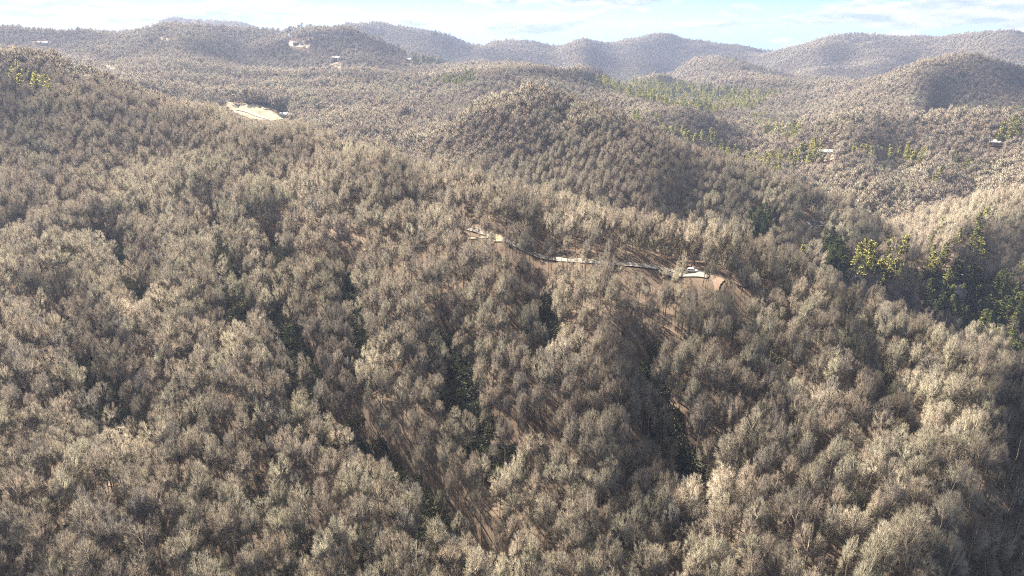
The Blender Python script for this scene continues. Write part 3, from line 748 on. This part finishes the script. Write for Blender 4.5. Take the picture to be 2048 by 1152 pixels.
# masses: geometry nodes draw one of the kinds on every point
def mass(name, pts, var_, rot, scl, tint_, coll, label, cat, nrm=None):
    me = bpy.data.meshes.new(name)
    me.vertices.add(len(pts)); me.vertices.foreach_set('co', np.asarray(pts, np.float32).ravel())
    for nm, typ, dat, key in (('variant', 'INT', np.asarray(var_, np.int32), 'value'), ('turn', 'FLOAT_VECTOR', np.asarray(rot, np.float32).ravel(), 'vector'),
                              ('size', 'FLOAT_VECTOR', np.asarray(scl, np.float32).ravel(), 'vector'), ('tint', 'FLOAT', np.asarray(tint_, np.float32), 'value'),
                              ('slope', 'FLOAT_VECTOR', np.asarray(np.tile((0, 0, 1), (len(pts), 1)) if nrm is None else nrm, np.float32).ravel(), 'vector')):
        at_ = me.attributes.new(nm, typ, 'POINT'); at_.data.foreach_set(key, dat)
    ob = put(name, me)
    gt = bpy.data.node_groups.new(name + '_nodes', 'GeometryNodeTree')
    gt.interface.new_socket('Geometry', in_out='INPUT', socket_type='NodeSocketGeometry'); gt.interface.new_socket('Geometry', in_out='OUTPUT', socket_type='NodeSocketGeometry')
    gi, go = N(gt, 'NodeGroupInput'), N(gt, 'NodeGroupOutput')
    ci = N(gt, 'GeometryNodeCollectionInfo'); ci.inputs['Collection'].default_value = coll
    ci.inputs['Separate Children'].default_value = True; ci.inputs['Reset Children'].default_value = True
    ip = N(gt, 'GeometryNodeInstanceOnPoints'); ip.inputs['Pick Instance'].default_value = True
    def na(nm, typ):
        n_ = N(gt, 'GeometryNodeInputNamedAttribute', data_type=typ); n_.inputs['Name'].default_value = nm; return n_.outputs['Attribute']
    L(gt, gi.outputs[0], ip.inputs['Points']); L(gt, ci.outputs[0], ip.inputs['Instance'])
    L(gt, na('variant', 'INT'), ip.inputs['Instance Index'])
    er = N(gt, 'FunctionNodeEulerToRotation'); L(gt, na('turn', 'FLOAT_VECTOR'), er.inputs[0]); L(gt, er.outputs[0], ip.inputs['Rotation'])
    L(gt, na('size', 'FLOAT_VECTOR'), ip.inputs['Scale']); L(gt, ip.outputs[0], go.inputs[0])
    md = ob.modifiers.new('scatter', 'NODES'); md.node_group = gt
    tag(ob, label, cat, kind='stuff')
    return ob
def turns(n_, tilt=.05):
    r = rng.normal(0, tilt, (n_, 3)); r[:, 2] = rng.uniform(0, 6.283, n_); return r
def scl3(s, w=1.0): return np.stack([s * w * rng.uniform(.9, 1.12, len(s)), s * w * rng.uniform(.9, 1.12, len(s)), s], 1)
for nm, sel, cl, lab in (('forest', keep & (Yp < 640), C_NEAR, 'leafless forest covering the near ridge and slope'), ('far_forest', keep & (Yp >= 640), C_FAR, 'leafless forest covering the hills beyond the near ridge')):
    i = np.nonzero(sel)[0]
    print(nm, len(i))
    mass(nm, np.stack([P[i, 0], Yp[i], z[i]], 1), var[i], turns(len(i)), scl3(size[i], .82 if cl is C_NEAR else .95), tint[i], cl, lab, 'forest', NRM[i])
fc = np.array(FCON)
mass('pine_forest', fc[:, :3], fc[:, 5].astype(int), turns(len(fc)), scl3(fc[:, 3]), fc[:, 4], C_CON, 'green pine woods in the valley between the far hills', 'pine forest')
# dark evergreen thickets in the gullies and hollows, others standing in for shade
TH = []
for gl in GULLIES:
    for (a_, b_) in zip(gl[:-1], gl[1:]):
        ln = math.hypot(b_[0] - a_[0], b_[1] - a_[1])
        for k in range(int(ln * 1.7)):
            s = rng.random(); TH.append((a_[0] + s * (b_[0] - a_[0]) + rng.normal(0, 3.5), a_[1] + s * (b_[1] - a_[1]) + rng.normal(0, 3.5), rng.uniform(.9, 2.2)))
for poly, n_, sz in (([(1490,420),(1560,420),(1540,470),(1500,500)], 60, 1.8), ([(1640,470),(1700,480),(1690,545),(1650,545)], 50, 1.8), ([(1850,560),(2048,560),(2048,690),(1900,680)], 420, 2.3),  # first two patches: dark shrubs stand in for conifer shadow
                     ([(0,460),(240,450),(230,520),(0,520)], 90, 1.2), ([(560,1060),(760,1060),(760,1150),(560,1150)], 60, 1.0), ([(480,205),(560,214),(575,228),(545,214)], 60, 2.4),  # shrubs on the field's upper edge stand in for shaded tree fronts
                     ([(1880,150),(1980,150),(1960,200),(1900,200)], 90, 2.6), ([(0,700),(700,700),(700,1150),(0,1150)], 260, .8), ([(1000,900),(1500,900),(1500,1150),(1000,1150)], 130, .8)):  # shrubs on the round hill stand in for its shadow side
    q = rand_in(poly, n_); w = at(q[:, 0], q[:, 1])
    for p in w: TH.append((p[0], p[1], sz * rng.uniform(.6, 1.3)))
TH = np.array(TH)
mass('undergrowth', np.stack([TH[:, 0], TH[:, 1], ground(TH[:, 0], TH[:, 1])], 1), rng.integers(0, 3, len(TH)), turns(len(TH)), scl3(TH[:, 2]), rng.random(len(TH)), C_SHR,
     'dark evergreen thickets in the gullies and hollows, some standing in for shade', 'undergrowth')

# ------------------------------------------------------------------ roads, clearings
def ribbon(name, W_, width, mat, label, cat, lift=.38):
    W_ = np.asarray(W_); pts = []
    for a_, b_ in zip(W_[:-1], W_[1:]):
        k = max(2, int(np.hypot(*(b_ - a_)[:2]) / 3))
        for s in range(k): pts.append(a_[:2] + (b_ - a_)[:2] * s / k)
    pts.append(W_[-1][:2]); pts = np.array(pts)
    pts = np.stack([np.convolve(np.pad(pts[:, i], 4, mode='edge'), np.ones(9) / 9, 'valid') for i in (0, 1)], 1)
    d = np.gradient(pts, axis=0); d /= np.linalg.norm(d, axis=1)[:, None] + 1e-9; nn = np.stack([-d[:, 1], d[:, 0]], 1)
    V, Fc = [], []
    cz = ground(pts[:, 0], pts[:, 1])
    for r_, off in enumerate((-.5, -.17, .17, .5)):
        q = pts + nn * off * width * (1 + .12 * (vnoise(pts[:, 0] / 5 + r_ * 9, pts[:, 1] / 5) - .5))[:, None]
        zz = np.maximum(ground(q[:, 0], q[:, 1]), .5 * cz + .5 * ground(q[:, 0], q[:, 1])) + lift
        V += [(x, y, w) for (x, y), w in zip(q, zz)]
    n_ = len(pts)
    for r_ in range(3):
        for i in range(n_ - 1): Fc.append((r_ * n_ + i, r_ * n_ + i + 1, (r_ + 1) * n_ + i + 1, (r_ + 1) * n_ + i))
    ob = put(name, mesh_from(name, V, Fc, mat, smooth=True)); tag(ob, label, cat, kind='structure'); return ob
ribbon('road', roadw, 4.6, M_ROAD, 'pale gravel road running along the crest of the near ridge', 'road')
ribbon('trail', trailw, 2.6, M_DIRT, 'narrow dirt track branching from the ridge road', 'track')
padw = at([1300, 1345, 1390, 1436], [539, 544, 550, 556])
ribbon('gravel_pad', padw, 6.5, M_ROAD, 'wide pale gravel parking pad at the end of the ridge road', 'parking pad', .46)
def drape(name, poly, mat, label, cat, step=1.5, lift=.5):
    x0, x1 = min(p[0] for p in poly), max(p[0] for p in poly); y0, y1 = min(p[1] for p in poly), max(p[1] for p in poly)
    xs, ys = np.arange(x0, x1 + step, step), np.arange(y0, y1 + step * .5, step * .5)
    gx, gy = np.meshgrid(xs, ys, indexing='ij'); w = at(gx.ravel(), gy.ravel()); w[:, 2] += lift
    jx = gx + 3 * (vnoise(gx / 5, gy / 5) - .5); jy = gy + 2 * (vnoise(gx / 5 + 30, gy / 5) - .5)
    ins = inpoly(jx, jy, poly); ny = len(ys); Fc = []
    for i in range(len(xs) - 1):
        for j in range(ny - 1):
            q = [i * ny + j, (i + 1) * ny + j, (i + 1) * ny + j + 1, i * ny + j + 1]
            if ins[i, j] and np.ptp(w[q, 1]) < .06 * w[q[0], 1]: Fc.append(tuple(reversed(q)))
    ob = put(name, mesh_from(name, w, Fc, mat, smooth=True)); tag(ob, label, cat, kind='structure'); return ob
drape('field', FIELD, M_STRAW, 'large bare straw coloured clearing on the far side of the left ridge', 'field')
fw = at([468,492,512,542], [219,222,231,240]); fw[:, 2] += .5
ribbon('track', fw, 7.0, M_ROAD, 'pale worn track across the straw coloured clearing', 'track', .9)
drape('dirt_clearing', [(575,82),(620,89),(622,97),(580,93)], M_DIRT, 'long bare dirt cut below the dark roofed house on the left hill', 'clearing', 1)
drape('dirt_clearing', [(310,70),(330,76),(352,78),(350,82),(325,82),(312,76)], M_STRAW, 'small bare clearing near the top of the left hill', 'clearing', 1)
drape('dirt_clearing', [(656,122),(668,124),(684,126),(680,138),(658,136)], M_CLAY, 'tan dirt bank below the white roofed house on the left hill', 'clearing', 1)
drape('dirt_clearing', [(132,143),(160,146),(186,150),(180,154),(140,150)], M_STRAW, 'pale strip of open ground behind the left pines', 'clearing', 1)
drape('dirt_clearing', [(208,126),(236,132),(232,140),(210,136)], M_STRAW, 'small yellow clearing beside the dark house on the left hill', 'clearing', 1)
drape('dirt_clearing', [(1638,308),(1668,310),(1666,326),(1642,322)], M_CLAY, 'orange clay bank below the white roofed house on the right', 'clearing', 1)
drape('dirt_clearing', [(1418,551),(1440,549),(1449,562),(1438,570),(1436,590),(1426,594),(1427,572)], M_CLAY, 'reddish clay bank spilling down from the gravel pad', 'clearing', 2)
drape('dirt_clearing', [(1462,550),(1530,556),(1518,578),(1472,572)], M_CLAY, 'reddish clay slope right of the gravel pad', 'clearing', 2)
drape('dirt_clearing', [(985,468),(1002,470),(1003,484),(987,484)], M_STRAW, 'yellowish earth mound at the bend of the ridge road', 'clearing', 1.5)

# ------------------------------------------------------------------ houses
def house(px, py, w, d, h, rz, wall, roof, label, pitch=.5, chimney=False, wing=False, deck=False, z_up=0.0):
    p = at(px, py)[0]
    root = put('house', None, loc=(p[0], p[1], p[2] + z_up), rot=(0, 0, rz)); tag(root, label, 'house', 'houses scattered over the hills')
    def body(x0, x1, y0, y1, nm='wall'):
        mb = MB(); rh = (y1 - y0) * .5 * pitch; ym = (y0 + y1) / 2
        pts = [(x0,y0,-4),(x1,y0,-4),(x1,y1,-4),(x0,y1,-4),(x0,y0,h),(x1,y0,h),(x1,y1,h),(x0,y1,h),(x0,ym,h+rh),(x1,ym,h+rh)]
        mb.poly(pts, [(3,2,1,0),(0,1,5,4),(2,3,7,6),(1,2,6,9,5),(3,0,4,8,7)])
        put(nm, mb.mesh(nm, wall), root)
        e_, th = .5, .18; rb = MB()
        for sgn, ya in ((-1, y0), (1, y1)):
            ye = ya + sgn * e_; ze = h - e_ * pitch
            q = [(x0-e_,ye,ze+.03),(x1+e_,ye,ze+.03),(x1+e_,ym,h+rh+.03),(x0-e_,ym,h+rh+.03)]
            q += [(a_, b_, c_ + th) for a_, b_, c_ in q]
            rb.poly(q, [(0,1,2,3),(7,6,5,4),(0,4,5,1),(1,5,6,2),(2,6,7,3),(3,7,4,0)])
        r_ = put('roof', rb.mesh('roof', roof), root)
        return r_, rh
    r_, rh = body(-w/2, w/2, -d/2, d/2)
    if wing: body(w/2 + .02, w/2 + w*.45, -d*.32, d*.32)
    n_ = max(2, int(w / 3.2))
    for i in range(n_):
        x = -w/2 + w * (i + .5) / n_
        for lev in ((1.0, 2.4),) if h < 4.5 else ((1.0, 2.4), (4.0, 5.3)):
            if i == n_ // 2 and lev[0] < 2: continue
            f = put('window', MB().box(x-.75, x+.75, -d/2-.06, -d/2+.03, lev[0]-.1, lev[1]+.1).mesh('window', M_WHITE), root)
            put('pane', MB().box(x-.62, x+.62, -d/2-.09, -d/2-.062, lev[0], lev[1]).mesh('pane', M_GLASS), f)
    x = -w/2 + w * (n_ // 2 + .5) / n_
    put('door', MB().box(x-.5, x+.5, -d/2-.08, -d/2+.03, .05, 2.15).mesh('door', M_WOOD), root)
    if chimney: put('chimney', MB().box(w*.22, w*.22+.9, -.4, .5, h, h+rh+1.3).mesh('chimney', M_BRICK), r_)
    if deck:
        k = MB().box(-w/2, w/2, -d/2-2.6, -d/2-.1, -.15, 0)
        for i in range(4): k.box(-w/2+.1+i*(w-.4)/3, -w/2+.3+i*(w-.4)/3, -d/2-2.55, -d/2-2.35, -4, -.15)
        k.box(-w/2, w/2, -d/2-2.6, -d/2-2.5, .9, 1.0); put('deck', k.mesh('deck', M_LOG), root)
    return root
R_ = math.radians
house(82,88,22,9,4,R_(-8),M_SIDING,M_METAL,'long pale house with bright roof on the upper left hillside',wing=True)
house(120,153,9,7,3,R_(10),M_WOOD,M_BRSH,'small house half hidden behind the left pines')
house(196,132,12,8,3.5,R_(15),M_WOOD,M_SHING,'dark house beside the small yellow clearing on the left hill')
house(592,88,13,9,3.5,R_(-10),M_WOOD,M_SHING,'dark roofed house above the long dirt cut on the left hill',chimney=True)
house(672,121,18,10,5.5,R_(5),M_WOOD,M_METAL,'white roofed lodge on the dirt bank of the left hill',wing=True,deck=True,chimney=True,z_up=2)
house(818,122,14,9,5,R_(-25),M_SIDING,M_METAL,'pale house at the left end of the dark pine stand')
house(722,71,26,14,6,R_(0),M_WOOD,M_SHING,'left of two dark houses under the far left ridge crest',chimney=True)
house(762,68,26,14,6,R_(12),M_WOOD,M_SHING,'right of two dark houses under the far left ridge crest',wing=True)
house(884,84,14,9,4,R_(0),M_SIDING,M_METAL,'tiny white house low on the far left ridge')
house(571,232,13,8,3.2,R_(10),M_SIDING,M_METAL,'white shed at the right end of the large straw clearing')
house(1028,118,18,12,5,R_(0),M_SIDING,M_SHING,'leftmost tiny house in the far central valley')
house(1075,126,17,12,5,R_(20),M_SIDING,M_SHING,'second tiny house in the far central valley, above the round wooded hill')
house(1124,130,20,12,5,R_(-15),M_SIDING,M_METAL,'white house in the middle of the far central valley',wing=True)
house(1142,133,16,11,5,R_(5),M_WOOD,M_SHING,'dark house right of the white one in the far central valley')
house(1150,101,20,12,5,R_(0),M_SIDING,M_METAL,'highest pale house under the central far ridge')
house(1497,134,20,12,5,R_(-20),M_SIDING,M_METAL,'highest white house on the far right rounded hill')
house(1505,154,18,12,5,R_(10),M_SIDING,M_METAL,'middle white house on the far right rounded hill')
house(1500,176,24,10,4,R_(-35),M_SIDING,M_METAL,'lowest long white building at the foot of the far right hill')
house(1339,196,12,8,4,R_(0),M_SIDING,M_METAL,'tiny white house among the valley pines')
house(1651,308,17,8,3.6,R_(-4),M_SIDING,M_METAL,'long white roofed house above the orange clay bank',deck=False)
house(1580,270,11,8,4,R_(15),M_WOOD,M_SHING,'small dark cabin between the pine stands')
house(1731,248,8,8,7,R_(25),M_WOOD,M_METAL,'tall narrow dark cabin with white roof on the right ridge')
house(1990,290,14,9,4,R_(-20),M_LOG,M_METAL,'tan house with pale roof on the right hillside among pines',wing=True,deck=True)
house(1741,434,10,6,3,R_(-10),M_SIDING,M_METAL,'small white roof in the wooded valley right of the middle hill')
house(2018,401,8,6,4,R_(20),M_SIDING,M_METAL,'small white house high on the right edge slope')
house(1995,405,7,5,3,R_(-15),M_LOG,M_METAL,'low shed left of the small white house on the right slope')

# ------------------------------------------------------------------ vehicle
def car(px, py, rz, label, name='parked_car'):
    p = at(px, py)[0]; root = put(name, None, loc=(p[0], p[1], p[2] + .42), rot=(0, 0, rz)); tag(root, label, 'car')
    prof = [(-2.5,.35),(2.5,.35),(2.55,.75),(2.4,1.0),(1.35,1.08),(.75,1.75),(-2.1,1.8),(-2.45,1.1)]
    def ext(pr, hw, inset=0):
        n_ = len(pr); v = [(x, -hw, z_) for x, z_ in pr] + [(x, hw, z_) for x, z_ in pr]
        return v, [tuple(range(n_)), tuple(range(2*n_-1, n_-1, -1))] + [(i, n_+i, n_+(i+1) % n_, (i+1) % n_) for i in range(n_)]
    mb = MB(); mb.poly(*ext(prof, .93)); put('body', mb.mesh('body', M_WHITE), root)
    for s in (-1, 1):
        for (x0, x1) in ((-1.95, -.75), (-.65, .65)):
            k = MB().poly([(x0, s*.935, 1.12), (x1 + (.2 if x1 > 0 else 0), s*.935, 1.12), (x1, s*.935, 1.62), (x0, s*.935, 1.65)], [(0,1,2,3)] if s < 0 else [(3,2,1,0)])
            put('window', k.mesh('window', M_GLASS), root)
        for x in (-1.6, 1.6):
            wh = put('wheel', MB().cyl((x, s*.72, .33), (x, s*.95, .33), .36, .36, 14).mesh('wheel', M_TYRE), root)
            put('rim', MB().cyl((x, s*.945, .33), (x, s*.96, .33), .2, .2, 10).mesh('rim', M_GREY), wh)
        put('headlight', MB().box(2.5, 2.58, s*.62-.16, s*.62+.16, .7, .86).mesh('headlight', M_GREY), root)
    put('windscreen', MB().poly([(1.32,-.8,1.13),(1.32,.8,1.13),(.80,.72,1.72),(.80,-.72,1.72)], [(0,1,2,3)]).mesh('windscreen', M_GLASS), root)
    return root
car(1384, 545, R_(-12), 'white sport utility car parked on the gravel pad of the ridge road')

# ------------------------------------------------------------------ rocks
def rock(px, py, sx, sy, sz, seed, label):
    r = np.random.default_rng(seed); p = at(px, py)[0]
    import bmesh
    bm = bmesh.new(); bmesh.ops.create_icosphere(bm, subdivisions=3, radius=1)
    for v in bm.verts:
        d = np.array(v.co); k = 1 + .5 * (vnoise(np.array(d[0]*2+seed), np.array(d[1]*2+d[2]*1.7)) - .5) + .35 * (vnoise(np.array(d[0]*5+d[2]*4), np.array(d[1]*5+seed)) - .5)
        q = d * k; q = np.round(q * 3.2) / 3.2 * .55 + q * .45
        v.co = (q[0]*sx, q[1]*sy, q[2]*sz)
    me = bpy.data.meshes.new('rock'); bm.to_mesh(me); bm.free(); me.materials.append(M_ROCK)
    ob = put('rock_outcrop', me, loc=tuple(p), rot=(0, 0, r.uniform(0, 6))); tag(ob, label, 'rock')
rock(1900,590,9,6,9,1,'large grey rock face in the middle of the dark wooded bluff')
rock(1872,612,6,5,5,2,'pale broken rocks at the lower left of the dark bluff')
rock(1915,562,4,4,6,3,'narrow rock spire near the top of the dark bluff')
rock(1628,450,9,6,4,4,'pale rock outcrop in the woods right of the middle hill')
rock(1019,493,1.3,1.2,1,5,'small white object beside the ridge road, shown as a boulder')  # unidentified white object, modelled as a boulder

# ------------------------------------------------------------------ haze
hb = MB().box(-6600, 6600, -1000, 5800, -421, 120)
m, t = new_mat('haze'); o = N(t, 'ShaderNodeOutputMaterial'); pvn = N(t, 'ShaderNodeVolumePrincipled')
pvn.inputs['Color'].default_value = (.46, .55, .80, 1); pvn.inputs['Density'].default_value = 1.05e-4; pvn.inputs['Anisotropy'].default_value = 0.2
L(t, pvn.outputs[0], o.inputs['Volume'])
hz_o = put('haze', hb.mesh('haze', m)); tag(hz_o, 'thin blue haze in the air over the hills', 'haze', kind='stuff')
